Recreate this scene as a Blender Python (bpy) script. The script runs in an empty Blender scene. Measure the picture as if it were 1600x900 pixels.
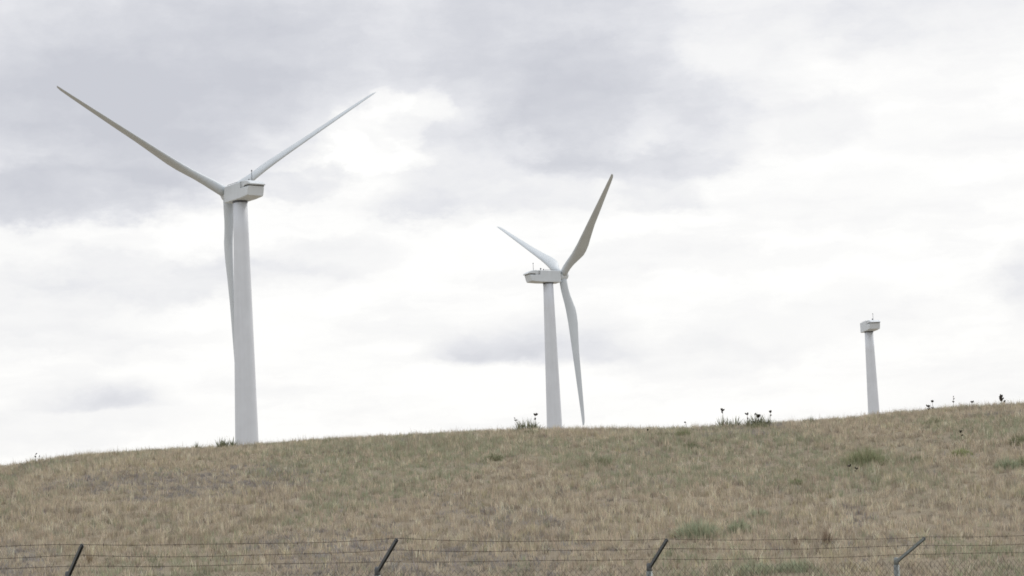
import bpy, math, random
import numpy as np
from mathutils import Vector, Matrix

S = bpy.context.scene
COL = S.collection
R = math.radians

# ------------------------------------------------------------------ camera
EYE = np.array([0.0, 0.0, 1.6])
FPX, PITCH, ROLL = 4000.0, R(8.0), R(2.45)
F_ = np.array([0, math.cos(PITCH), math.sin(PITCH)])
R0 = np.array([1.0, 0, 0]); U0 = np.array([0, -math.sin(PITCH), math.cos(PITCH)])
CR = math.cos(ROLL) * R0 - math.sin(ROLL) * U0
CU = math.sin(ROLL) * R0 + math.cos(ROLL) * U0
cam_d = bpy.data.cameras.new("camera"); cam = bpy.data.objects.new("camera", cam_d)
COL.objects.link(cam)
cam_d.sensor_width = 36.0; cam_d.lens = 36.0 * FPX / 1600.0
cam_d.clip_start = 0.1; cam_d.clip_end = 30000
M4 = Matrix.Identity(4)
for i_ in range(3):
    M4[i_][0], M4[i_][1], M4[i_][2], M4[i_][3] = CR[i_], CU[i_], -F_[i_], EYE[i_]
cam.matrix_world = M4
S.camera = cam

def ray(px, py):
    """direction of a point of the photograph, scaled so that its y is 1"""
    d = F_ + CR * (px - 800) / FPX + CU * (450 - py) / FPX
    return d / d[1]

# ------------------------------------------------------------------ exposure
S.view_settings.view_transform = 'Standard'
S.view_settings.look = 'None'
S.view_settings.exposure = 0.0
S.view_settings.gamma = 1.0
S.view_settings.use_curve_mapping = False
S.render.engine = 'CYCLES'
S.cycles.use_denoising = True; S.cycles.denoiser = 'OPENIMAGEDENOISE'; S.cycles.denoising_input_passes = 'RGB_ALBEDO_NORMAL'
S.cycles.max_bounces = 6
S.cycles.filter_width = 1.7

# ------------------------------------------------------------------ node helper
class NT:
    def __init__(self, tree):
        self.t = tree; tree.nodes.clear()
    def n(self, kind, **kw):
        nd = self.t.nodes.new(kind)
        for k, v in kw.items(): setattr(nd, k, v)
        return nd
    def put(self, sock, v):
        if v is None: return
        if isinstance(v, bpy.types.NodeSocket): self.t.links.new(v, sock)
        else: sock.default_value = v
    def math(self, op, a, b=None, c=None, clamp=False):
        nd = self.n('ShaderNodeMath', operation=op, use_clamp=clamp)
        for i, v in enumerate((a, b, c)): self.put(nd.inputs[i], v)
        return nd.outputs[0]
    def vmath(self, op, a, b=None, scale=None):
        nd = self.n('ShaderNodeVectorMath', operation=op)
        self.put(nd.inputs[0], a); self.put(nd.inputs[1], b)
        if scale is not None: self.put(nd.inputs['Scale'], scale)
        return nd.outputs['Value' if op in ('LENGTH', 'DOT_PRODUCT', 'DISTANCE') else 'Vector']
    def noise(self, vec, scale, detail=4, rough=0.5, dim='3D', distort=0.0):
        nd = self.n('ShaderNodeTexNoise', noise_dimensions=dim)
        self.put(nd.inputs['Vector'], vec); nd.inputs['Scale'].default_value = scale
        nd.inputs['Detail'].default_value = detail; nd.inputs['Roughness'].default_value = rough
        nd.inputs['Distortion'].default_value = distort
        return nd
    def ramp(self, fac, stops, interp='LINEAR'):
        nd = self.n('ShaderNodeValToRGB'); nd.color_ramp.interpolation = interp
        el = nd.color_ramp.elements
        while len(el) < len(stops): el.new(0.5)
        for e, (p, c) in zip(el, stops):
            e.position = p; e.color = (*c, 1) if len(c) == 3 else c
        self.put(nd.inputs[0], fac)
        return nd.outputs[0]
    def mix(self, fac, a, b, blend='MIX'):
        nd = self.n('ShaderNodeMix', data_type='RGBA', blend_type=blend)
        self.put(nd.inputs[0], fac); self.put(nd.inputs[6], a); self.put(nd.inputs[7], b)
        return nd.outputs[2]
    def smooth(self, v, a, b, o0=0.0, o1=1.0):
        nd = self.n('ShaderNodeMapRange', interpolation_type='SMOOTHSTEP')
        self.put(nd.inputs[0], v)
        for i, x in enumerate((a, b, o0, o1)): nd.inputs[i + 1].default_value = x
        return nd.outputs[0]

# ------------------------------------------------------------------ world: overcast sky
SUN_EL, SUN_AZ = R(48), R(40)          # azimuth clockwise from +Y (view direction)
W = bpy.data.worlds.new("World"); S.world = W; W.use_nodes = True
nt = NT(W.node_tree)
sky = nt.n('ShaderNodeTexSky', sky_type='NISHITA', sun_disc=False)
sky.sun_elevation = SUN_EL; sky.sun_rotation = SUN_AZ
sky.air_density = 1.0; sky.dust_density = 3.0; sky.ozone_density = 1.0
gen = nt.n('ShaderNodeTexCoord').outputs['Generated']
sep = nt.n('ShaderNodeSeparateXYZ'); nt.put(sep.inputs[0], nt.vmath('NORMALIZE', gen))
az = nt.math('MULTIPLY', nt.math('ARCTAN2', sep.outputs[0], sep.outputs[1]), 57.2958)
el = nt.math('MULTIPLY', nt.math('ARCSINE', sep.outputs[2]), 57.2958)
cmb = nt.n('ShaderNodeCombineXYZ'); nt.put(cmb.inputs[0], az); nt.put(cmb.inputs[1], el)
P = cmb.outputs[0]                                   # azimuth, elevation in degrees
Pf = nt.vmath('MULTIPLY', P, (0.55, 1.0, 1.0))       # clouds are wider than tall near the horizon
def centred(node, amp):
    return nt.vmath('MULTIPLY', nt.vmath('SUBTRACT', node.outputs['Color'], (0.5, 0.5, 0.5)), (amp, amp * 0.75, 0))
w1 = centred(nt.noise(Pf, 0.42, 2, 0.5), 2.0)
w2 = centred(nt.noise(Pf, 1.3, 7, 0.66), 1.7)
PW = nt.vmath('ADD', nt.vmath('ADD', P, w1), w2)
def sky_deg(px, py):
    d = ray(px, py); d = d / np.linalg.norm(d)
    return math.degrees(math.atan2(d[0], d[1])), math.degrees(math.asin(d[2]))
PPD = FPX * math.pi / 180
# cloud banks: centre and half-size (photograph units), weight, softness
BANKS = [                                   # cx, cy, rx, ry, weight, edge (0 soft .. 1 crisp)
    (260, 40, 600, 190, .56, 0), (340, 130, 330, 130, .34, 0), (20, 220, 330, 130, .50, .4), (100, 300, 250, 52, .36, .8), (300, 245, 120, 60, .18, .6),
    (850, 40, 220, 190, .48, .6), (930, 170, 170, 110, .42, .5), (720, 240, 170, 60, .36, .5), (980, 258, 180, 34, .30, .6),
    (1110, 205, 85, 72, .24, .5), (1300, -10, 420, 85, .22, .3), (1500, 30, 300, 80, .09, .3), (1275, 190, 90, 55, .17, .7), (1130, 110, 120, 90, .16, .5),
    (1040, 310, 80, 32, .26, .7), (790, 318, 190, 40, .22, .5),
    (260, 425, 300, 36, .20, .5), (40, 470, 230, 45, .16, .4), (500, 392, 150, 30, .14, .6), (650, 320, 90, 30, .16, .6), (120, 520, 260, 22, .08, .5),
    (60, 655, 260, 46, .12, .2), (1250, 500, 240, 50, .10, .4), (1100, 540, 170, 36, .09, .5), (1610, 430, 75, 75, .27, .5), (1540, 600, 180, 50, .05, 0),
    (455, 282, 80, 30, .26, .7), (1150, 400, 260, 26, .07, .5), (1480, 200, 220, 40, .06, .5), (1330, 300, 240, 40, .05, .3),
    (612, 172, 34, 26, -.26, .4), (560, 200, 50, 26, -.24, .4), (632, 215, 46, 26, -.22, .4), (575, 248, 120, 30, -.24, .4), (668, 165, 36, 34, -.18, .6),
    (520, 225, 50, 22, -.16, .5), (640, 258, 60, 22, -.18, .6), (835, 228, 50, 22, -.20, .3), (1010, 205, 60, 40, -.10, .3),
]
CUMULI = [(145, 632, 125, 48, .32), (190, 624, 50, 44, .16), (790, 558, 140, 70, .44), (850, 556, 80, 86, .18), (945, 550, 70, 72, .34), (710, 558, 60, 44, .18)]   # flat-bottomed
PH = nt.vmath('ADD', P, nt.vmath('SCALE', nt.vmath('ADD', w1, w2), scale=0.45))
den = None
for cx, cy, rx, ry, wt, crisp_ in BANKS:
    a0, e0 = sky_deg(cx, cy)
    q = nt.vmath('MULTIPLY', nt.vmath('SUBTRACT', PW, (a0, e0, 0)), (PPD / rx, PPD / ry, 0))
    s_ = nt.math('MULTIPLY', nt.smooth(nt.vmath('LENGTH', q), 1.35 - .17 * crisp_, 0.25 + .5 * crisp_), wt)
    den = s_ if den is None else nt.math('ADD', den, s_)
for cx, cy, rx, ry, wt in CUMULI:
    a0, e0 = sky_deg(cx, cy)
    q = nt.n('ShaderNodeSeparateXYZ'); nt.put(q.inputs[0], nt.vmath('SUBTRACT', PH, (a0, e0, 0)))
    up_ = nt.math('MULTIPLY', nt.math('MAXIMUM', q.outputs[1], 0.0), PPD / ry)
    dn_ = nt.math('MULTIPLY', nt.math('MINIMUM', q.outputs[1], 0.0), PPD / (ry * .22))
    v_ = nt.n('ShaderNodeCombineXYZ'); nt.put(v_.inputs[0], nt.math('MULTIPLY', q.outputs[0], PPD / rx)); nt.put(v_.inputs[1], nt.math('ADD', up_, dn_))
    den = nt.math('ADD', den, nt.math('MULTIPLY', nt.smooth(nt.vmath('LENGTH', v_.outputs[0]), 1.2, 0.15), wt))
# the rest of the dome: broken stratocumulus
dome = nt.noise(nt.vmath('MULTIPLY', P, (0.05, 0.09, 0)), 1.0, 5, 0.55)
out_a = nt.smooth(nt.math('ABSOLUTE', az), 11.0, 22.0)
out_e = nt.smooth(el, 14.5, 24.0)
outside = nt.math('MAXIMUM', out_a, out_e)
den = nt.math('ADD', den, nt.math('MULTIPLY', nt.smooth(dome.outputs[0], 0.38, 0.66), nt.math('MULTIPLY', outside, 0.75)))
# puff structure inside the banks, thin veils between them
det = nt.noise(nt.vmath('ADD', nt.vmath('MULTIPLY', P, (0.75, 1.25, 0)), nt.vmath('SCALE', w2, scale=0.6)), 0.85, 8, 0.62)
det2 = nt.noise(nt.vmath('ADD', nt.vmath('MULTIPLY', P, (0.22, 0.95, 0)), nt.vmath('SCALE', w2, scale=0.35)), 1.0, 7, 0.6)
lump = nt.noise(nt.vmath('ADD', nt.vmath('MULTIPLY', P, (0.8, 1.1, 0)), nt.vmath('SCALE', w2, scale=0.25)), 1.5, 6, 0.6)
dd = nt.math('SUBTRACT', det.outputs[0], 0.5)
dd = nt.math('ADD', dd, nt.math('MULTIPLY', nt.math('SUBTRACT', lump.outputs[0], 0.5), 0.45))
body = nt.smooth(den, 0.0, 0.45, 0.16, 1.0)
den = nt.math('ADD', den, nt.math('MULTIPLY', dd, nt.math('MULTIPLY', body, 0.54)))
den = nt.math('ADD', den, nt.smooth(det2.outputs[0], 0.42, 0.74, 0.0, 0.15))
cloud = nt.ramp(den, [(0.0, (1.04, 1.035, 1.02)), (0.06, (.995, .99, .982)), (0.20, (.925, .923, .928)), (0.42, (.815, .82, .852)),
                      (0.72, (.69, .70, .746)), (1.0, (.61, .622, .676))], 'LINEAR')
cloud10 = nt.vmath('SCALE', cloud, scale=10.0)
colr = nt.mix(0.95, sky.outputs[0], cloud10)
bg = nt.n('ShaderNodeBackground'); nt.put(bg.inputs[0], colr); bg.inputs[1].default_value = 0.1
wo = nt.n('ShaderNodeOutputWorld'); nt.t.links.new(bg.outputs[0], wo.inputs[0])

# ------------------------------------------------------------------ sun behind cloud
sd = bpy.data.lights.new("sun", 'SUN'); so = bpy.data.objects.new("sun", sd); COL.objects.link(so)
sd.energy = 1.25; sd.angle = R(25); sd.color = (1.0, 0.96, 0.90)
sdir = Vector((math.cos(SUN_EL) * math.sin(SUN_AZ), math.cos(SUN_EL) * math.cos(SUN_AZ), math.sin(SUN_EL)))
so.rotation_euler = sdir.to_track_quat('Z', 'Y').to_euler()

# ------------------------------------------------------------------ build helpers
rng = np.random.default_rng(7)
rnd = random.Random(11)

class MB:
    def __init__(self): self.v = []; self.f = []; self.sm = []
    def add(self, vs, fs, smooth=True):
        o = len(self.v); self.v.extend([tuple(map(float, p)) for p in vs])
        for f in fs: self.f.append(tuple(o + i for i in f)); self.sm.append(smooth)
    def rings(self, rings, cap=(True, True), smooth=True):
        n = len(rings[0]); vs = [p for r_ in rings for p in r_]; fs = []
        for i in range(len(rings) - 1):
            for j in range(n):
                k = (j + 1) % n
                fs.append((i * n + j, i * n + k, (i + 1) * n + k, (i + 1) * n + j))
        self.add(vs, fs, smooth)
        o = len(self.v) - len(vs)
        if cap[0]: self.f.append(tuple(o + j for j in reversed(range(n)))); self.sm.append(False)
        if cap[1]: self.f.append(tuple(o + (len(rings) - 1) * n + j for j in range(n))); self.sm.append(False)
    def tube(self, pts, rad, n=8, cap=(True, True)):
        pts = [np.array(p, float) for p in pts]; rs = []
        rad = [rad] * len(pts) if np.isscalar(rad) else rad
        for i, p in enumerate(pts):
            t = pts[min(i + 1, len(pts) - 1)] - pts[max(i - 1, 0)]; t = t / (np.linalg.norm(t) + 1e-9)
            ref = np.array([0, 0, 1.0]) if abs(t[2]) < 0.9 else np.array([1.0, 0, 0])
            a = np.cross(t, ref); a /= np.linalg.norm(a); b = np.cross(t, a)
            rs.append([p + rad[i] * (a * math.cos(q) + b * math.sin(q)) for q in np.arange(n) * 2 * math.pi / n])
        self.rings(rs, cap)
    def box(self, c, h, ax=None):
        c = np.array(c, float); ax = np.eye(3) if ax is None else ax
        vs = [c + ax[0] * sx * h[0] + ax[1] * sy * h[1] + ax[2] * sz * h[2]
              for sx in (-1, 1) for sy in (-1, 1) for sz in (-1, 1)]
        self.add(vs, [(0, 1, 3, 2), (4, 6, 7, 5), (0, 4, 5, 1), (2, 3, 7, 6), (0, 2, 6, 4), (1, 5, 7, 3)], False)
    def build(self, name, mat, parent=None, bevel=0.0, crisp=False):
        me = bpy.data.meshes.new(name); me.from_pydata(self.v, [], self.f); me.validate()
        me.polygons.foreach_set('use_smooth', self.sm[:len(me.polygons)]); me.update()
        me.materials.append(mat)
        o = bpy.data.objects.new(name, me); COL.objects.link(o)
        if crisp:
            m = o.modifiers.new('normals', 'WEIGHTED_NORMAL'); m.weight = 100; m.mode = 'FACE_AREA'
        if parent: o.parent = parent
        if bevel:
            m = o.modifiers.new('bevel', 'BEVEL'); m.width = bevel; m.segments = 2; m.limit_method = 'ANGLE'
        return o

def tag(o, label=None, cat=None, group=None, kind=None):
    for k, v in (('label', label), ('category', cat), ('group', group), ('kind', kind)):
        if v: o[k] = v
    return o

def empty(name, loc, rz=0.0):
    o = bpy.data.objects.new(name, None); COL.objects.link(o)
    o.location = loc; o.rotation_euler = (0, 0, rz); o.empty_display_size = 0.3
    return o

def copy_tree(o, parent=None):
    c = o.copy(); COL.objects.link(c)
    if parent: c.parent = parent
    for ch in list(o.children): copy_tree(ch, c)
    return c

def mesh_np(name, V, tri_or_quads, mat, attr=None, normals_up=False):
    """large mesh straight from numpy; faces is a list of (n,k) index arrays"""
    me = bpy.data.meshes.new(name)
    me.vertices.add(len(V)); me.vertices.foreach_set('co', V.astype(np.float32).ravel())
    loops = np.concatenate([f.ravel() for f in tri_or_quads]).astype(np.int32)
    tot = np.concatenate([np.full(len(f), f.shape[1]) for f in tri_or_quads]).astype(np.int32)
    me.loops.add(len(loops)); me.loops.foreach_set('vertex_index', loops)
    me.polygons.add(len(tot))
    st = np.concatenate([[0], np.cumsum(tot)[:-1]]).astype(np.int32)
    me.polygons.foreach_set('loop_start', st)
    me.polygons.foreach_set('use_smooth', np.ones(len(tot), bool))
    if attr is not None:
        a = me.color_attributes.new('tint', 'FLOAT_COLOR', 'POINT')
        a.data.foreach_set('color', np.concatenate([attr, np.ones((len(attr), 1))], 1).astype(np.float32).ravel())
    me.update(calc_edges=True); me.validate()
    me.materials.append(mat)
    o = bpy.data.objects.new(name, me); COL.objects.link(o)
    return o

def vnoise(x, y, seed=0):
    """smooth value noise in 0..1"""
    xi = np.floor(x).astype(np.int64); yi = np.floor(y).astype(np.int64)
    fx = x - xi; fy = y - yi; fx = fx * fx * (3 - 2 * fx); fy = fy * fy * (3 - 2 * fy)
    def h(a, b):
        n = (a * 374761393 + b * 668265263 + seed * 982451653) & 0x7fffffff
        n = ((n ^ (n >> 13)) * 1274126177) & 0x7fffffff
        return ((n ^ (n >> 16)) & 0xffff) / 65535.0
    return ((h(xi, yi) * (1 - fx) + h(xi + 1, yi) * fx) * (1 - fy) + (h(xi, yi + 1) * (1 - fx) + h(xi + 1, yi + 1) * fx) * fy)

def fbm(x, y, seed=0, octv=3):
    s = 0; a = 0.5; t = 0
    for k in range(octv):
        s = s + a * vnoise(x * 2 ** k, y * 2 ** k, seed + k); t += a; a *= 0.55
    return s / t

# ------------------------------------------------------------------ materials
def mat_new(name):
    m = bpy.data.materials.new(name); m.use_nodes = True
    return m, NT(m.node_tree)

def finish(nt_, bsdf):
    o = nt_.n('ShaderNodeOutputMaterial'); nt_.t.links.new(bsdf, o.inputs[0])

def simple(name, col, rough=0.6, metal=0.0, var=0.12, scale=20.0, bump=0.0):
    m, n = mat_new(name)
    tc = n.n('ShaderNodeTexCoord').outputs['Object']
    nz = n.noise(tc, scale, 5, 0.6)
    dark = tuple(c * (1 - var) for c in col); lite = tuple(min(1, c * (1 + var)) for c in col)
    c = n.ramp(nz.outputs[0], [(0.3, dark), (0.7, lite)])
    b = n.n('ShaderNodeBsdfPrincipled'); n.put(b.inputs['Base Color'], c)
    b.inputs['Roughness'].default_value = rough; b.inputs['Metallic'].default_value = metal
    if bump:
        bp = n.n('ShaderNodeBump'); bp.inputs['Strength'].default_value = bump
        n.put(bp.inputs['Height'], nz.outputs[0]); n.t.links.new(bp.outputs[0], b.inputs['Normal'])
    finish(n, b.outputs[0]); return m

def paint(name, col, streak):
    """weathered white gelcoat / tower paint with faint vertical runs"""
    m, n = mat_new(name)
    tc = n.n('ShaderNodeTexCoord').outputs['Object']
    runs = n.noise(n.vmath('MULTIPLY', tc, streak), 1.0, 5, 0.6)
    blot = n.noise(tc, 0.35, 4, 0.55)
    c = n.ramp(runs.outputs[0], [(0.30, tuple(x * 0.90 for x in col)), (0.62, col)])
    c = n.mix(0.5, c, n.ramp(blot.outputs[0], [(0.3, tuple(x * 0.90 for x in col)), (0.7, tuple(min(1, x * 1.05) for x in col))]))
    b = n.n('ShaderNodeBsdfPrincipled'); n.put(b.inputs['Base Color'], c)
    b.inputs['Roughness'].default_value = 0.48; b.inputs['Specular IOR Level'].default_value = 0.35
    finish(n, b.outputs[0]); return m

M_TOWER = paint('tower_paint', (0.76, 0.80, 0.855), (2.2, 2.2, 0.05))
M_NAC = paint('nacelle_paint', (0.73, 0.785, 0.83), (1.6, 1.6, 0.35))
M_BLADE = paint('blade_gelcoat', (0.65, 0.705, 0.75), (1.2, 1.2, 0.25))
M_DARK = simple('dark_louvre', (0.035, 0.035, 0.035), 0.7)
M_LAMP = simple('grey_fitting', (0.12, 0.13, 0.15), 0.5)
M_GALV = simple('galvanised_steel', (0.24, 0.265, 0.26), 0.5, 0.55, 0.25, 30, 0.1)
M_ARM = simple('weathered_arm_steel', (0.13, 0.14, 0.145), 0.6, 0.4, 0.35, 40)
M_WIRE = simple('rusty_wire', (0.12, 0.10, 0.08), 0.8, 0.2, 0.35, 30)
M_MESH = simple('chain_link_wire', (0.12, 0.115, 0.105), 0.6, 0.4, 0.3, 15)
M_POD = simple('seed_pod_husk', (0.045, 0.038, 0.032), 0.9, 0, 0.3, 60)
M_STALK = simple('dry_stalk', (0.20, 0.16, 0.11), 0.9, 0, 0.3, 40)

def leafy(name, transl=0.25):
    """vegetation whose own colour is stored per blade"""
    m, n = mat_new(name)
    at_ = n.n('ShaderNodeAttribute', attribute_name='tint')
    d = n.n('ShaderNodeBsdfDiffuse'); n.put(d.inputs[0], at_.outputs['Color'])
    t = n.n('ShaderNodeBsdfTranslucent'); n.put(t.inputs[0], at_.outputs['Color'])
    mx = n.n('ShaderNodeMixShader'); mx.inputs[0].default_value = transl
    n.t.links.new(d.outputs[0], mx.inputs[1]); n.t.links.new(t.outputs[0], mx.inputs[2])
    finish(n, mx.outputs[0]); return m
M_GRASS = leafy('dry_grass', 0.30)
M_LEAF = leafy('leaf', 0.28)

m_, n = mat_new('prairie_soil')
tc = n.n('ShaderNodeTexCoord').outputs['Object']
big = n.noise(tc, 0.16, 5, 0.6); mid = n.noise(tc, 1.7, 6, 0.65); fine = n.noise(tc, 14.0, 5, 0.65)
c1 = n.ramp(big.outputs[0], [(0.32, (.27, .235, .18)), (0.5, (.32, .27, .20)), (0.68, (.26, .25, .18))])
c2 = n.ramp(mid.outputs[0], [(0.3, (.21, .185, .155)), (0.55, (.31, .265, .20)), (0.75, (.36, .31, .24))])
cc = n.mix(0.5, c1, c2)
cc = n.mix(n.smooth(fine.outputs[0], 0.4, 0.7, 0.0, 0.45), cc, (.36, .31, .24, 1))
b = n.n('ShaderNodeBsdfPrincipled'); n.put(b.inputs['Base Color'], cc); b.inputs['Roughness'].default_value = 0.95
b.inputs['Specular IOR Level'].default_value = 0.1
bp = n.n('ShaderNodeBump'); bp.inputs['Strength'].default_value = 0.6; bp.inputs['Distance'].default_value = 0.08
n.put(bp.inputs['Height'], fine.outputs[0]); n.t.links.new(bp.outputs[0], b.inputs['Normal'])
finish(n, b.outputs[0]); M_SOIL = m_

# ------------------------------------------------------------------ terrain
CREST = [(-400, 768), (-200, 742), (0, 724.5), (60, 717), (100, 712), (200, 706), (300, 699), (400, 693), (500, 687), (600, 680), (700, 675),
         (800, 673), (900, 671), (1000, 670), (1100, 668), (1200, 663), (1300, 657), (1400, 648), (1500, 639), (1600, 633), (1800, 621), (2000, 610)]
GRASS_PX = 5.0
ys = np.arange(-50, 5001, 0.5)
slope = np.interp(ys, [-50, 0, 20, 26, 35, 66, 92, 130, 300, 420, 700, 900, 5000],
                  [0, 0, .02, .05, .165, .165, .012, .008, .015, .045, .045, 0.0, 0.0])
prof = np.concatenate([[0], np.cumsum((slope[1:] + slope[:-1]) / 2 * np.diff(ys))])
prof -= np.interp(0, ys, prof)
cr = []
for px, py in CREST:
    d = ray(px, py + GRASS_PX); cr.append((d[0], d[2]))
cr = np.array(cr)
yy = np.arange(60, 130, 0.25); py_ = np.interp(yy, ys, prof)
AX, AV = cr[:, 0] * 82.0, np.ones(len(cr))
for _ in range(12):
    for i in range(len(cr)):
        a_loc = np.interp(cr[i, 0] * yy, AX, AV)
        e = ((a_loc * py_ - EYE[2]) / yy).max()
        AV[i] += (cr[i, 1] - e) * 82.0 / 8.3
AXd = np.arange(-45, 45.1, 0.5); AVd = np.interp(AXd, AX, AV)
kern = np.hanning(7); kern /= kern.sum()
AVd = np.convolve(np.pad(AVd, 3, mode='edge'), kern, 'valid')

def ground_z(x, y):
    x = np.asarray(x, float); y = np.asarray(y, float)
    w = np.clip((y - 22) / 20, 0, 1) * np.clip((300 - y) / 150, 0, 1)
    a = 1 + (np.interp(x, AXd, AVd) - 1) * w
    z = np.interp(y, ys, prof) * a
    wb = np.clip((y - 24) / 14, 0, 1)
    z = z + wb * ((fbm(x * 0.16, y * 0.16, 3) - 0.5) * 0.30 + (fbm(x * 0.9, y * 0.9, 9, 2) - 0.5) * 0.12)
    return z

def geom(a, b, n_): return a + (b - a) * (np.linspace(0, 1, n_) ** 3)
gx = np.concatenate([-geom(32, 6000, 26)[::-1], np.arange(-31.6, 31.7, 0.4), geom(32, 6000, 26)])
gy = np.concatenate([-geom(0, 6000, 24)[::-1][:-1], np.arange(0, 20, 1.0), np.arange(20, 112, 0.4), geom(112, 7000, 60)])
X, Y = np.meshgrid(gx, gy); Z = ground_z(X, Y)
nx, ny = len(gx), len(gy)
idx = np.arange(nx * ny).reshape(ny, nx)
quads = np.stack([idx[:-1, :-1], idx[:-1, 1:], idx[1:, 1:], idx[1:, :-1]], -1).reshape(-1, 4)
ground = mesh_np('hillside_ground', np.stack([X, Y, Z], -1).reshape(-1, 3), [quads], M_SOIL)
tag(ground, kind='structure')

def hit(px, py):
    """where the line of sight through a photograph point meets the hill (nearest), else the crest"""
    d = ray(px, py); t = np.arange(30, 130, 0.05)
    below = ground_z(d[0] * t, t) >= EYE[2] + d[2] * t
    i = np.argmax(below) if below.any() else np.argmax(ground_z(d[0] * t, t) / t - 0 * t - EYE[2] / t)
    t = t[i]
    return np.array([d[0] * t, t, float(ground_z(d[0] * t, t))])

# ------------------------------------------------------------------ grass (uncountable)
TINTS = np.array([(.545, .475, .37), (.445, .39, .305), (.355, .335, .32), (.385, .40, .285), (.66, .59, .46), (.295, .26, .22), (.51, .465, .32)])
def blades(bx, by, h, wd, lean, tint, base_drop=0.02):
    n_ = len(bx)
    ang = rng.uniform(0, 2 * np.pi, n_); fa = rng.uniform(0, 2 * np.pi, n_)
    bz = ground_z(bx, by) - base_drop
    B = np.stack([bx, by, bz], 1)
    side = np.stack([np.cos(fa), np.sin(fa), np.zeros(n_)], 1) * (wd / 2)[:, None]
    off = np.stack([np.cos(ang), np.sin(ang), np.zeros(n_)], 1) * (lean * h)[:, None]
    up = np.zeros((n_, 3)); up[:, 2] = h
    mid_ = B + up * 0.55 + off * 0.32; tip = B + up + off
    V = np.stack([B - side, B + side, mid_ + side * 0.8, mid_ - side * 0.8, tip], 1).reshape(-1, 3)
    o = np.arange(n_)[:, None] * 5
    return V, o + np.array([[0, 1, 2, 3]]), o + np.array([[3, 2, 4]]), np.repeat(tint, 5, 0)

def grass_field(n_tuft, per, yr, half):
    y = np.sqrt(rng.uniform(yr[0] ** 2, yr[1] ** 2, n_tuft)); x = rng.uniform(-1, 1, n_tuft) * (half * y + 4.5)
    # thin out along a patchy density field
    dens = fbm(x * 0.7, y * 0.45, 21)
    keep = rng.uniform(0, 1, n_tuft) < 0.55 + 0.8 * dens
    x, y = x[keep], y[keep]
    p1 = fbm(x * 0.30, y * 0.11, 31, 5); p2 = fbm(x * 0.34, y * 0.12, 47, 5); p3 = fbm(x * 1.1, y * 0.4, 53, 2)
    lift = 0.75 + 0.7 * fbm(x * 0.5, y * 0.3, 61)
    wgt = np.stack([np.full(len(x), 1.0), np.full(len(x), .75), np.clip((p1 - .49) * 26, .06, 5.0),
                    np.clip((p2 - .49) * 20, .10, 3.0), .30 + .5 * p3, np.full(len(x), .30), np.clip((p3 - .55) * 3, .02, .6)], 1)
    wgt /= wgt.sum(1, keepdims=True)
    sp = (np.cumsum(wgt, 1) > rng.uniform(0, 1, (len(x), 1))).argmax(1)
    k = rng.integers(per[0], per[1] + 1, len(x)); ix = np.repeat(np.arange(len(x)), k)
    m = len(ix)
    ht = (np.array([.145, .13, .09, .14, .175, .10, .165])[sp] * lift * rng.uniform(.7, 1.35, len(x)))[ix] * rng.uniform(.55, 1.15, m)
    rad = np.array([.045, .045, .08, .05, .035, .05, .045])[sp][ix]
    bx = x[ix] + rng.normal(0, 1, m) * rad; by = y[ix] + rng.normal(0, 1, m) * rad
    wd = rng.uniform(.006, .015, m) * np.where(sp[ix] == 2, 1.5, 1.0)
    lean = np.abs(rng.normal(0, .42, m)); lean[sp[ix] == 2] *= 1.8
    tint = TINTS[sp][ix] * rng.uniform(.76, 1.24, len(x))[ix][:, None] * rng.uniform(.76, 1.22, (m, 1)) * rng.uniform(.95, 1.05, (m, 3))
    return blades(bx, by, ht, wd, lean, np.clip(tint, 0, .8))

parts = [grass_field(102000, (9, 15), (32, 97), 0.255), grass_field(5000, (6, 10), (16, 33), 0.5)]
# wispy taller grass in patches along the crest
nst = 26000
y = rng.uniform(68, 92, nst); x = rng.uniform(-.25, .25, nst) * y
pt = fbm(x * 1.1, y * .5, 77, 3) * .6 + fbm(x * .25, y * .2, 81, 2) * .4
kp = rng.uniform(0, 1, nst) < np.clip((pt - .46) * 4.5, 0.03, .9); x, y, pt = x[kp], y[kp], pt[kp]; nst = len(x)
parts.append(blades(x, y, rng.uniform(.10, .25, nst) * (.7 + 1.1 * np.clip(pt - .4, 0, 1) * 2), rng.uniform(.005, .011, nst), np.abs(rng.normal(0, .30, nst)),
                    np.array([(.48, .42, .31), (.33, .31, .21), (.27, .24, .19), (.34, .36, .25)])[rng.integers(0, 4, nst)] * rng.uniform(.8, 1.2, (nst, 1))))
# scattered taller seed stems
nst = 9000
y = np.sqrt(rng.uniform(34 ** 2, 96 ** 2, nst)); x = rng.uniform(-.25, .25, nst) * y
parts.append(blades(x, y, rng.uniform(.18, .36, nst), rng.uniform(.004, .009, nst), np.abs(rng.normal(0, .22, nst)),
                    np.array([(.50, .42, .30), (.34, .27, .20), (.22, .18, .14)])[rng.integers(0, 3, nst)]))
Vs, Qs, Ts, Cs, o = [], [], [], [], 0
for V, Q, T, C in parts:
    Vs.append(V); Qs.append(Q + o); Ts.append(T + o); Cs.append(C); o += len(V)
grass = mesh_np('prairie_grass', np.concatenate(Vs), [np.concatenate(Qs), np.concatenate(Ts)], M_GRASS, np.concatenate(Cs))
tag(grass, 'dry tan prairie grass covering the whole hillside', 'grass', kind='stuff')

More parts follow.
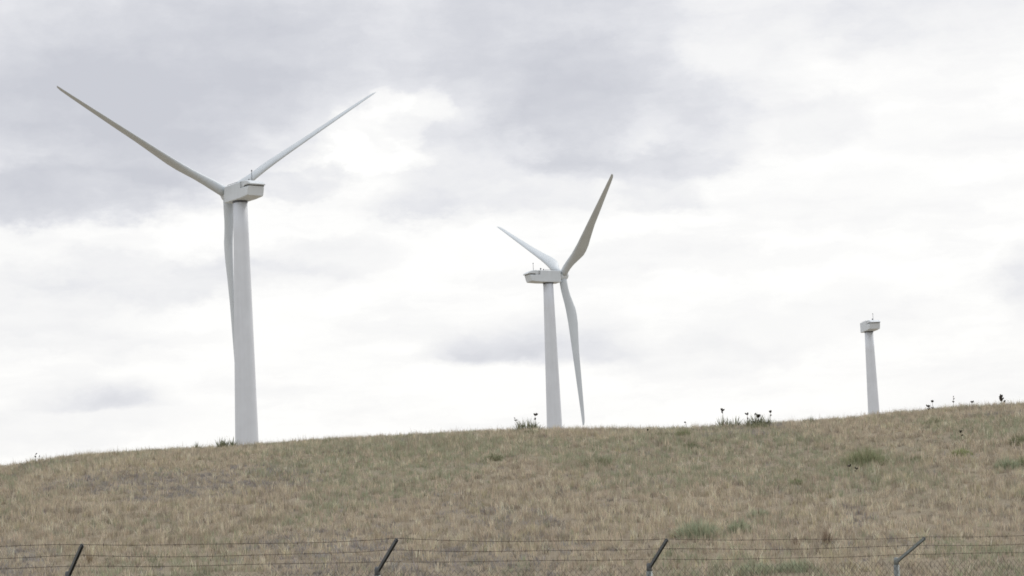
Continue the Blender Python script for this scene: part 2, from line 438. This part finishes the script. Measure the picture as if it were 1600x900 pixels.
# ------------------------------------------------------------------ leafy clumps
def leaf_mesh(name, parent, n_, rad, length, width, elev, tints, var=.25, spread=(1, 1), seed=0, curve=.15):
    g = np.random.default_rng(seed)
    az_ = g.uniform(0, 2 * np.pi, n_); rr = np.sqrt(g.uniform(0, 1, n_)) * rad
    B = np.stack([np.cos(az_) * rr * spread[0], np.sin(az_) * rr * spread[1], np.full(n_, -.02)], 1)
    da = az_ + g.normal(0, .5, n_)
    ev = g.uniform(elev[0], elev[1], n_)
    D = np.stack([np.cos(da) * np.cos(ev), np.sin(da) * np.cos(ev), np.sin(ev)], 1)
    L = length * g.uniform(.55, 1.1, n_)
    sd_ = np.cross(D, np.array([0, 0, 1.0]) + g.normal(0, .25, (n_, 3))); sd_ /= np.linalg.norm(sd_, axis=1, keepdims=True)
    sd_ *= (width * g.uniform(.7, 1.2, n_) / 2)[:, None]
    mid_ = B + D * (L * .5)[:, None]; tip = B + D * L[:, None]; tip[:, 2] -= curve * L * np.cos(ev)
    V = np.stack([B - sd_, B + sd_, mid_ + sd_, mid_ - sd_, tip], 1).reshape(-1, 3)
    o_ = np.arange(n_)[:, None] * 5
    t = np.array(tints)[g.integers(0, len(tints), n_)] * g.uniform(1 - var, 1 + var, (n_, 1))
    ob = mesh_np(name, V, [o_ + np.array([[0, 1, 2, 3]]), o_ + np.array([[3, 2, 4]])], M_LEAF, np.repeat(t, 5, 0))
    if parent: ob.parent = parent
    return ob

def pod_cluster(mb, base, n_, size, g):
    for _ in range(n_):
        d = g.normal(0, 1, 3); d /= np.linalg.norm(d); d[2] = abs(d[2]) * .6
        c = np.array(base) + d * size * g.uniform(.5, 1.3)
        rs = []
        ax = d + np.array([0, 0, .6]); ax /= np.linalg.norm(ax)
        a = np.cross(ax, [1, .2, 0]); a /= np.linalg.norm(a); b_ = np.cross(ax, a)
        for t, r_ in ((-1, .25), (-.6, .75), (0, 1), (.6, .8), (1, .3)):
            rs.append([c + ax * t * size * .95 + r_ * size * .5 * (a * math.cos(q) + b_ * math.sin(q)) for q in np.arange(6) * math.pi / 3])
        mb.rings(rs)

def stalk(parent, dx, dy, height, pods, seed, lean=0.08):
    g = np.random.default_rng(seed)
    st = MB(); lx, ly = g.normal(0, lean, 2)
    p = lambda t: (dx + lx * height * t * t, dy + ly * height * t * t, height * t)
    st.tube([p(-.08), p(.35), p(.7), p(1.0)], [.008, .007, .006, .004], 6)
    s = st.build('flower_stalk', M_STALK, parent)
    for (t, n_, size) in pods:
        mb = MB(); pod_cluster(mb, p(t), n_, size, g)
        mb.build('seed_pod', M_POD, s)
    return s

YUC = [(.22, .245, .16), (.28, .30, .21), (.17, .19, .125), (.36, .35, .25)]
PXM = lambda p: FPX / p[1]          # photograph pixels per metre there
def yucca(px, py, wpx, hpx, stalks, label, seed, n_=85):
    p = hit(px, py); s = PXM(p)
    e_ = tag(empty('yucca_plant', p), label, 'yucca', 'spiky yuccas along the hill crest')
    g = np.random.default_rng(seed); nr = max(1, round(wpx / 13))
    for k in range(nr):                                   # several rosettes crowd together
        f_ = (k + .5) / nr - .5
        L = (hpx / s) * g.uniform(.85, 1.15)
        ob = leaf_mesh('leaf_rosette', e_, int(n_ * .55), .05, L, .022, (R(12), R(88)), YUC, .3, seed=seed * 31 + k, curve=.04)
        ob.location = (f_ * wpx * .72 / s + g.normal(0, .02), g.uniform(-.08, .12), .02)
    for k, (sx, top, pods) in enumerate(stalks):
        stalk(e_, (sx - px) / s, 0.05 * (k - 1), (py - top) / s, pods, seed * 10 + k)
    return e_

yucca(826, 674, 50, 23, [(808, 651, [(.86, 2, .035), (1, 1, .03)]), (837, 646, [(.98, 4, .05), (.72, 3, .04)])],
      'spiky yucca just left of the middle turbine tower, with two podded stalks', 1, 110)
yucca(1138, 668, 42, 23, [(1131, 639, [(.98, 4, .055), (.84, 2, .04)])],
      'grey-green yucca with one tall podded stalk leaning over the crest', 2, 85)
yucca(1187, 667, 46, 23, [(1167, 646, [(.98, 3, .05), (.6, 1, .035)]), (1181, 646, [(.95, 3, .04)]),
                          (1185, 650, [(.95, 6, .06)]), (1205, 644, [(.98, 3, .045), (.75, 2, .035)])],
      'yucca on the crest carrying several dark seed-pod stalks', 3, 100)
yucca(352, 697, 36, 19, [], 'bare yucca rosette on the crest beside the tall left tower', 4, 80)
yucca(309, 700, 16, 13, [], 'smallest yucca tuft on the crest left of the large turbine', 5, 45)
yucca(1266, 663, 30, 15, [], 'low dark yucca tuft on the crest between the two right turbines', 6, 50)

def seed_stalk(px, py, top, pods, label, seed, extra=()):
    p = hit(px, py); s = PXM(p)
    e_ = tag(empty('dried_weed', p), label, 'dried weed', 'dried seed stalks on the hill')
    stalk(e_, 0, 0, (py - top) / s, pods, seed)
    for k, (dx, tp, pd) in enumerate(extra):
        stalk(e_, dx / s, .03, (py - tp) / s, pd, seed + 50 + k)
    leaf_mesh('dry_leaf_tuft', e_, 14, .04, .12, .012, (R(20), R(85)), [(.26, .22, .15), (.17, .17, .11)], .3, seed=seed)

seed_stalk(56, 722, 706, [(1, 1, .035), (.7, 2, .03)], 'dried seed stalk leaning on the crest at the far left of the hill', 20, [(5, 710, [(.95, 2, .03)])])
seed_stalk(1072, 670, 657, [(.97, 2, .035)], 'short dried seed stalk behind the green clump on the crest', 21)
seed_stalk(1452, 645, 635, [(.95, 4, .05), (.6, 2, .04)], 'stubby dark seed heads low on the crest right of the rotorless turbine', 22, [(7, 627, [(.97, 3, .045)]), (7, 637, [(.9, 2, .035)])])
seed_stalk(1490, 638, 617, [(.98, 1, .03), (.8, 1, .035), (.58, 2, .03)], 'slender stalk with dots of seed spaced up its length', 23)
seed_stalk(1519, 636, 625, [(.95, 3, .04)], 'single small dark seed head peeping over the crest grass', 24)
seed_stalk(1565, 634, 618, [(.97, 6, .06), (.78, 4, .05), (.62, 3, .045)], 'thickest dark seed head on the crest at the right', 25, [(6, 625, [(.95, 3, .04)])])
seed_stalk(1014, 684, 672, [(.96, 2, .035)], 'dark-tipped dried stalk just below the crest on the slope', 26)
seed_stalk(1326, 742, 728, [(.96, 2, .04)], 'dark-headed stalk on the slope under the wide dark-green clump', 27, [(12, 732, [(.9, 2, .035), (.5, 2, .03)])])
seed_stalk(1503, 690, 674, [(.95, 3, .04), (.6, 1, .03)], 'dark-headed dried stalk above the bright yellow-green clump', 28)

SAGE = [(.32, .355, .215), (.39, .42, .27), (.26, .285, .175), (.47, .44, .30), (.40, .41, .265)]
BLUE = [(.41, .455, .325), (.48, .52, .38), (.34, .38, .265), (.52, .49, .36), (.44, .48, .345)]
LIME = [(.32, .40, .17), (.39, .45, .22), (.25, .30, .14), (.44, .43, .27)]
OLIV = [(.27, .295, .185), (.32, .335, .215), (.215, .23, .145), (.42, .40, .28), (.33, .33, .22)]
BROWN = [(.38, .31, .24), (.44, .36, .28), (.30, .235, .18)]
def clump(px, py, wpx, hpx, tints, label, seed, dens=1.0, name='shrub', cat='shrub', group='green clumps on the hillside', elev=(40, 88)):
    p = hit(px, py); s = PXM(p)
    e_ = tag(empty(name, p), label, cat, group)
    rad = wpx / 2 / s; hh = hpx / s; g = np.random.default_rng(seed)
    n_ = int(dens * 1700 * max(rad, .05)); weed = name != 'shrub'
    # blade bases fall off from a few uneven centres; outer blades are shorter
    nc = 1 if weed else int(g.integers(3, 6))
    cx_ = g.uniform(-.6, .6, nc) * rad * (0 if weed else 1); cy_ = g.uniform(-.5, .5, nc) * rad * (0 if weed else 1)
    w_ = g.uniform(.5, 1.2, nc); ci = g.choice(nc, n_, p=w_ / w_.sum())
    bx_ = cx_[ci] + g.normal(0, rad * .33, n_); by_ = cy_[ci] + g.normal(0, rad * .34, n_)
    bx_ = np.clip(bx_, -1.25 * rad, 1.25 * rad)
    q = np.clip(np.hypot(bx_ / rad, by_ / rad), 0, 1.3)
    L = hh * 1.15 * np.clip(1.05 - .55 * q, .3, 1.1) * g.uniform(.45, 1.15, n_)
    gz_ = ground_z(p[0] + bx_, p[1] + by_) - p[2] - .02
    B = np.stack([bx_, by_, gz_], 1)
    da = np.arctan2(by_, bx_) + g.normal(0, .9, n_); ev = np.radians(g.uniform(elev[0], elev[1], n_))
    D = np.stack([np.cos(da) * np.cos(ev), np.sin(da) * np.cos(ev), np.sin(ev)], 1)
    sd_ = np.cross(D, np.array([0, 0, 1.0]) + g.normal(0, .3, (n_, 3))); sd_ /= np.linalg.norm(sd_, axis=1, keepdims=True)
    sd_ *= (g.uniform(.007, .017, n_) / 2)[:, None]
    mid_ = B + D * (L * .5)[:, None]; tip = B + D * L[:, None]; tip[:, 2] -= .12 * L * np.cos(ev)
    V = np.stack([B - sd_, B + sd_, mid_ + sd_, mid_ - sd_, tip], 1).reshape(-1, 3)
    o_ = np.arange(n_)[:, None] * 5
    t = np.array(tints)[g.integers(0, len(tints), n_)] * g.uniform(.72, 1.25, (n_, 1))
    ob = mesh_np('foliage', V, [o_ + np.array([[0, 1, 2, 3]]), o_ + np.array([[3, 2, 4]])], M_LEAF, np.repeat(t, 5, 0)); ob.parent = e_
    tw = MB()
    for _ in range(4 if weed else 8):
        a = g.uniform(0, 6.28); qq = g.uniform(.1, .6) * rad
        tw.tube([(0.4 * qq * math.cos(a), .4 * qq * math.sin(a), -.03), (qq * math.cos(a), qq * math.sin(a), hh * g.uniform(.5, .85))], [.006, .003], 5)
    tw.build('stem', M_STALK, e_)

clump(1352, 724, 76, 30, SAGE, 'wide dark-green grass clump on the upper right slope', 31, 1.3)
clump(1090, 840, 78, 32, BLUE, 'largest pale blue-green clump just above the top fence wire', 32, 1.3)
clump(1155, 832, 34, 24, BLUE, 'rounded dark-centred clump right beside the large blue-green one', 33, 1.4)
clump(1184, 810, 40, 18, BLUE, 'small blue-green clump uphill of the pair above the fence', 34, 1.2)
clump(1497, 713, 36, 16, LIME, 'bright yellow-green tuft on the right slope', 35, 1.3)
clump(1572, 733, 44, 22, BLUE, 'grey-green bush near the right edge of the slope', 36, 1.3)
clump(1602, 728, 30, 20, SAGE, 'grey-green bush cut by the right edge of the view', 37, 1.2)
clump(1246, 892, 62, 24, BLUE, 'soft grey-green clump showing between the lower fence wires', 38, 1.0)
clump(1068, 685, 26, 20, SAGE, 'upright dark-green bush right on the crest in the middle', 39, 1.5)
clump(930, 728, 50, 18, OLIV, 'faint olive clump on the slope below the middle turbine', 40, .9)
clump(771, 720, 30, 14, OLIV, 'faint olive tuft on the slope left of the middle turbine', 41, .9)
clump(1592, 694, 34, 20, OLIV, 'tall olive bush high on the slope at the right edge', 42, 1.3)
clump(1035, 684, 50, 12, OLIV, 'low olive band of growth along the middle of the crest', 43, 1.0)
clump(1180, 896, 70, 24, BLUE, 'pale bluish clump low behind the fence left of the last post', 44, .8)
clump(1242, 758, 24, 14, SAGE, 'little dark-green tuft alone in the middle of the right slope', 45, 1.0)
clump(1460, 664, 44, 13, OLIV, 'olive tuft just below the crest right of the rotorless turbine', 46, .9)
clump(1187, 672, 44, 14, OLIV, 'olive growth at the foot of the many-stalked yucca', 47, 1.1)
clump(826, 680, 40, 10, OLIV, 'dark olive growth at the foot of the two-stalked yucca', 48, 1.1)
clump(1080, 700, 36, 12, OLIV, 'olive tuft a little below the dark bush on the crest', 49, .9)
clump(1430, 722, 60, 12, OLIV, 'low olive clump between the dark-green and yellow-green ones', 50, .8)
clump(1292, 850, 12, 26, BROWN, 'rusty brown upright weed crossing the top fence wire', 51, .9, 'brown_weed', 'weed', 'rusty brown weeds behind the fence', (60, 88))
clump(1243, 858, 14, 22, BROWN, 'rusty brown weed left of the taller one on the wire', 52, .7, 'brown_weed', 'weed', 'rusty brown weeds behind the fence', (60, 88))
clump(139, 882, 8, 28, [(.44, .35, .25), (.37, .30, .21)], 'thin brown weed right of the leftmost fence arm', 53, .45, 'brown_weed', 'weed', 'rusty brown weeds behind the fence', (65, 88))

# ------------------------------------------------------------------ wind turbines
def rrect(s, hw, z0, z1, c, n_=4):
    """rounded rectangle section at axial position s (local: x right, y axis, z up)"""
    pts = []
    for cx, cz, a0 in ((hw - c, z1 - c, 0), (-hw + c, z1 - c, 90), (-hw + c, z0 + c, 180), (hw - c, z0 + c, 270)):
        for k in range(n_ + 1):
            a = R(a0 + 90 * k / n_); pts.append((cx + c * math.cos(a), s, cz + c * math.sin(a)))
    return pts

HUB_S = 3.2
def blade_mesh(mb, R_tip):
    """span along +z; chord along +x (x>0 trailing bulge); thickness along y"""
    st = [(0.55, 1.46, 1.0, 0), (1.6, 1.46, 1.0, 0), (2.6, 1.54, .92, -2), (3.8, 1.80, .68, -5), (5.2, 2.16, .46, -6), (6.4, 2.42, .36, -6),
          (7.6, 2.46, .31, -5), (9.2, 2.34, .28, -4), (11.5, 2.02, .25, -3), (15, 1.60, .24, -2), (19, 1.34, .22, -1), (23, 1.05, .205, 0), (26.5, .80, .19, 0),
          (28.1, .64, .18, 0), (28.75, .44, .17, 0), (29.0, .14, .2, 0)]
    rs = []
    for r_, ch, tc_, tw in st:
        k = min(1, max(0, (r_ - 1.6) / 5.0)); k = k * k * (3 - 2 * k)
        le = -0.73 * (1 - k) - k * (0.16 + .42 * max(0, (9 - r_) / 9))     # nearly straight leading edge
        ring = []
        for j in range(20):
            a = 2 * math.pi * j / 20
            xc = (1 - math.cos(a)) / 2                            # 0 LE .. 1 TE
            circ = math.sin(a) / 2
            air = math.copysign(1, math.sin(a)) * (1.48 * math.sqrt(max(xc, 0)) - .63 * xc - 1.76 * xc ** 2 + 1.42 * xc ** 3 - .51 * xc ** 4) if abs(math.sin(a)) > 1e-6 else 0
            y_ = ch * tc_ * (circ * (1 - k) + air * k)
            x_ = le + ch * xc
            t = R(tw)
            ring.append((x_ * math.cos(t) - y_ * math.sin(t), x_ * math.sin(t) + y_ * math.cos(t), r_ * R_tip / 29.0))
        rs.append(ring)
    mb.rings(rs)

def turbine(px, py, D, yaw, phase, label, rotor=True, opening=0.0, tilt=R(5.1), seed=0, R_tip=29.0, top_d=1.92):
    """px,py: the tower axis at hub height; yaw turns the rotor axis from +y towards -x"""
    d = ray(px, py); c = np.array([d[0] * D, D, EYE[2] + d[2] * D])
    gz = float(ground_z(c[0], c[1])) - 0.15
    name = 'wind_turbine' if rotor else 'wind_turbine_without_rotor'
    e_ = tag(empty(name, (c[0], c[1], gz), yaw), label, 'wind turbine', 'white wind turbines standing behind the hill')
    H = c[2] - gz                                                  # hub height
    t = MB(); n_ = 48; z_top = H - 1.2
    rt = lambda z: top_d / 2 + (z_top - z) * 0.0185
    circle = lambda r_, z: [(r_ * math.cos(q), r_ * math.sin(q), z) for q in np.arange(n_) * 2 * math.pi / n_]
    t.rings([circle(rt(z), z) for z in np.linspace(0, z_top, 12)]); tw_ = t.build('tower', M_TOWER, e_)
    for k in (.24, .50, .76):
        fb = MB(); z = z_top * k
        fb.rings([circle(rt(z) - .01, z - .05), circle(rt(z) + .012, z - .05), circle(rt(z) + .012, z + .05), circle(rt(z) - .01, z + .05)], smooth=False)
        fb.build('flange', M_TOWER, tw_)
    yb = MB(); yb.rings([[(r_ * math.cos(q), r_ * math.sin(q), z) for q in np.arange(40) * math.pi / 20]
                         for r_, z in ((rt(z_top) + .03, z_top - .28), (rt(z_top) + .06, z_top - .22), (rt(z_top) + .06, z_top + .02))])
    yb.build('yaw_ring', M_LAMP, e_)
    nb = MB()
    lean_ = lambda ring, zb, k: [(p_[0], p_[1] - (p_[2] - zb) * k, p_[2]) for p_ in ring]   # rear face leans out towards its top
    nb.rings([rrect(2.25, 1.16, H - 1.12, H + 1.0, .10), rrect(2.15, 1.24, H - 1.2, H + 1.06, .12), rrect(-2.2, 1.25, H - 1.22, H + 1.06, .12),
              rrect(-2.202, 1.25, H - 1.22, H + .20, .12), lean_(rrect(-3.95, 1.28, H - 1.14, H + .20, .22), H - 1.14, .26),
              lean_(rrect(-4.09, 1.18, H - 1.02, H + .18, .20), H - 1.02, .28)])
    na = nb.build('nacelle', M_NAC, e_, crisp=True)
    hb = MB()
    hb.rings([rrect(-2.206, 1.252, H + .203, H + 1.058, .10), rrect(-3.2, 1.268, H + .203, H + 1.045, .10), rrect(-3.202, 1.268, H + .31, H + 1.045, .10), rrect(-3.9, 1.29, H + .30, H + .98, .20),
              rrect(-4.4, 1.28, H + .295, H + .78, .18), rrect(-4.72, 1.22, H + .29, H + .46, .07)])
    hb.build('roof_hood', M_NAC, na, crisp=True)
    vb = MB(); vb.box((0, -3.79, H + .255), (1.255, .57, .053)); vb.build('vent_slot', M_DARK, na)
    hp = MB()
    hp.rings([rrect(1.3, .42, H + 1.05, H + 1.15, .04), rrect(-.2, .42, H + 1.05, H + 1.15, .04)]); hp.build('roof_hatch', M_NAC, na)
    rl = MB()
    for sx in (-1, 1):
        rl.tube([(sx * .95, 1.6, H + 1.05), (sx * .95, 1.6, H + 1.22), (sx * .95, -1.0, H + 1.22), (sx * .95, -1.0, H + 1.05)], .03, 6)
    rl.build('roof_rail', M_LAMP, na)
    mm = MB(); mm.tube([(0.1, -3.1, H + .98), (0.1, -3.1, H + 2.45)], [.05, .035], 8)
    mm.tube([(0.1, -3.1, H + 2.40), (0.1, -3.1, H + 2.55), (0.1, -3.1, H + 2.62)], [.09, .09, .03], 8)
    mm.build('weather_mast', M_LAMP, na)
    for (bx_, by_, hh) in ((.7, -1.2, .34), (.45, -1.7, .55)):
        bb = MB(); bb.tube([(bx_, by_, H + 1.05), (bx_, by_, H + 1.05 + hh * .45)], .06, 8)
        bb.tube([(bx_, by_, H + 1.05 + hh * k) for k in (.45, .5, .8, 1.0)], [.10, .15, .15, .05], 10)
        bb.build('beacon', M_LAMP, na)
    if not rotor:
        fl = MB(); fl.tube([(0, 2.2, H), (0, 2.45, H)], [.75, .75], 28); fl.build('shaft_flange', M_NAC, e_)
        return e_
    # rotor
    a = np.array([0, math.cos(tilt), math.sin(tilt)]); h = np.array([1.0, 0, 0]); v = np.cross(h, a)
    hubc = np.array([0, HUB_S * math.cos(tilt), H + HUB_S * math.sin(tilt)])
    sp = MB(); rs = []
    for s_, r_ in ((-1.02, .62), (-.98, .80), (-.55, .98), (0, 1.02), (.5, .95), (.85, .76), (1.08, .48), (1.18, .2), (1.2, .03)):
        rs.append([hubc + a * s_ + r_ * (h * math.cos(q) + v * math.sin(q)) for q in np.arange(28) * math.pi / 14])
    sp.rings(rs); sp.build('hub', M_NAC, e_)
    for k in range(3):
        b_ = phase + k * 2 * math.pi / 3
        dd_ = h * math.cos(b_) + v * math.sin(b_); tg = np.cross(dd_, a)
        mb = MB(); blade_mesh(mb, R_tip)
        # feathered: the chord lies along the rotor axis, slightly open
        cp = math.cos(opening); sp_ = math.sin(opening)
        cx = a * cp + tg * sp_; cy = np.cross(dd_, cx)
        mb.v = [tuple(hubc + cx * p_[0] + cy * p_[1] + dd_ * p_[2]) for p_ in mb.v]
        mb.build('blade', M_BLADE, e_)
    return e_

turbine(374.9, 300.9, 343.7, R(36.5), R(34.47), 'largest and nearest white turbine on the left, three feathered blades seen from behind', opening=R(11))
turbine(856.0, 432.3, 490.1, R(-64.3), R(31.57), 'middle white turbine seen side-on, rotor at the right end of its nacelle', opening=R(-8), R_tip=29.4)
turbine(1357.0, 510.0, 585.0, R(12), 0, 'small far turbine tower on the right whose nacelle carries no rotor', rotor=False)

# ------------------------------------------------------------------ fence
A_F = R(33.7); ux = np.array([math.cos(A_F), math.sin(A_F), 0]); un = np.array([math.sin(A_F), -math.cos(A_F), 0])
TOPS = [(106, 894), (589, 887), (1014, 881), (1400, 872)]
def post_xy(i):
    d0 = ray(106, 894); p0 = np.array([d0[0] * 21.1, 21.1, 0])
    return p0 + ux * 3.05 * i
jit = {0: -.02, 1: .04, 2: .02, 3: -.05}
base, tops = {}, {}
for i in range(-2, 7):
    k = min(max(i, 0), 3)
    p = post_xy(i)
    if 0 <= i <= 3:
        d = ray(*TOPS[i])
        # keep the post on the fence line: solve along the line of sight
        A2 = np.array([[d[0], -ux[0]], [1.0, -ux[1]]]); q0 = post_xy(0)
        t_, s_ = np.linalg.solve(A2, q0[:2])
        p = np.array([d[0] * t_, t_, 0]); tops[i] = EYE[2] + d[2] * t_
    base[i] = p
sl = (tops[3] - tops[0]) / 3
for i in range(-2, 0): tops[i] = tops[0] + sl * i; base[i] = base[0] + ux * 3.0 * i
for i in range(4, 7): tops[i] = tops[3] + sl * (i - 3); base[i] = base[3] + ux * 3.0 * (i - 3)
fence = tag(empty('chain_link_fence', (base[0][0], base[0][1], float(ground_z(base[0][0], base[0][1])))),
            'chain-link fence topped with three barbed wires on slanted arms, in front of the hill', 'fence')
FO = np.array(fence.location)
ARM_L, rec = .42, {}
ARM = {0: (.38, 50, 0.), 1: (.445, 53, .0), 2: (.39, 50, .0), 3: (.49, 64, .0)}
wires = [[], [], []]
for i in range(-2, 7):
    p = base[i]; gz = float(ground_z(p[0], p[1])); tz = tops[i]
    o3 = np.array([p[0], p[1], 0])
    pm = MB()
    pm.tube([o3 + [0, 0, gz - .3] - FO, o3 + [0, 0, tz - .07] - FO], .030, 16)
    po = pm.build('post', M_GALV, fence)
    cm = MB()
    cm.tube([o3 + [0, 0, z] - FO for z in (tz - .10, tz - .02, tz + .002, tz + .008)], [.0245, .0245, .021, .010], 16)
    cm.build('post_cap', M_ARM if i != 3 else M_GALV, po)
    L, angd, _ = ARM.get(i, (.42, 52, 0))
    ad = un * math.sin(R(angd)) + np.array([0, 0, math.cos(R(angd))])
    a0 = o3 + [0, 0, tz - .03]
    am = MB(); side = ux
    nrm = np.cross(ad, side)
    # pressed-steel channel: web plus two flanges
    am.box(a0 + ad * L / 2 - FO, (.003, .008, L / 2), np.array([nrm, side, ad]))
    for sgn in (-1, 1):
        am.box(a0 + ad * L / 2 + side * sgn * .0102 - nrm * .010 - FO, (.013, .0022, L / 2 - .004), np.array([nrm, side, ad]))
    am.build('barb_arm', M_ARM if i != 3 else M_GALV, po)
    for k, fr in enumerate((.97, .62, .27)):
        wires[k].append(a0 + ad * L * fr + nrm * .008)
for k in range(3):
    wb = MB(); g = np.random.default_rng(90 + k); pts = []
    for a_, b_ in zip(wires[k][:-1], wires[k][1:]):
        sag = g.uniform(.008, .03); ph = g.uniform(0, 6)
        for t in np.linspace(0, 1, 13)[:-1]:
            pts.append(a_ + (b_ - a_) * t - np.array([0, 0, sag * 4 * t * (1 - t) + .004 * math.sin(9 * t + ph)]))
    pts.append(wires[k][-1]); pts = np.array(pts) - FO
    wb.tube(list(pts), .0023, 5)
    seg = np.linalg.norm(np.diff(pts, axis=0), axis=1); cum = np.concatenate([[0], np.cumsum(seg)])
    for s_ in np.arange(.1, cum[-1], .127):
        c_ = np.array([np.interp(s_, cum, pts[:, j]) for j in range(3)])
        for _ in range(2):
            d_ = g.normal(0, 1, 3); d_ -= ux * (d_ @ ux) * .8; d_ /= np.linalg.norm(d_)
            wb.tube([c_ - d_ * .013, c_ + d_ * .013], .0014, 4)
    wb.build('barbed_wire', M_WIRE, fence)
# chain-link fabric between the posts: woven zigzag wires
i0, i1 = -2, 6
Lf = np.linalg.norm(base[i1] - base[i0]); pit = .036
cols = int(Lf / pit); rows = 25
def fab(s, zf):
    """point on the fabric: s metres along, zf metres below its top edge"""
    si = [np.linalg.norm(base[i] - base[i0]) for i in range(i0, i1 + 1)]
    x_ = np.interp(s, si, [base[i][0] for i in range(i0, i1 + 1)]); y_ = np.interp(s, si, [base[i][1] for i in range(i0, i1 + 1)])
    z_ = np.interp(s, si, [tops[i] for i in range(i0, i1 + 1)]) - .035
    return np.stack([x_ + un[0] * .036, y_ + un[1] * .036, z_ - zf], -1)
VV, FF = [], []; vo = 0; rw = .0019
for c_ in range(cols):
    r_ = np.arange(rows * 2 + 1)
    s_ = c_ * pit + np.where((r_ + c_) % 2 == 0, 0, pit)
    pts = fab(s_, r_ * pit) - FO
    pts += un * np.where((r_ + c_) % 2 == 0, .0018, -.0018)[:, None]
    d1 = np.array([0, 0, 1.0]) * rw; d2 = un * rw; d3 = ux * rw
    tri = np.stack([pts + d3 + d2 * .5, pts - d3 + d2 * .5, pts - d2], 1).reshape(-1, 3)
    n_ = len(pts); o_ = vo + np.arange(n_ - 1)[:, None] * 3
    for a_, b_ in ((0, 1), (1, 2), (2, 0)):
        FF.append(np.concatenate([o_ + a_, o_ + b_, o_ + 3 + b_, o_ + 3 + a_], 1))
    VV.append(tri); vo += len(tri)
fo = mesh_np('chain_link', np.concatenate(VV), [np.concatenate(FF)], M_MESH); fo.parent = fence
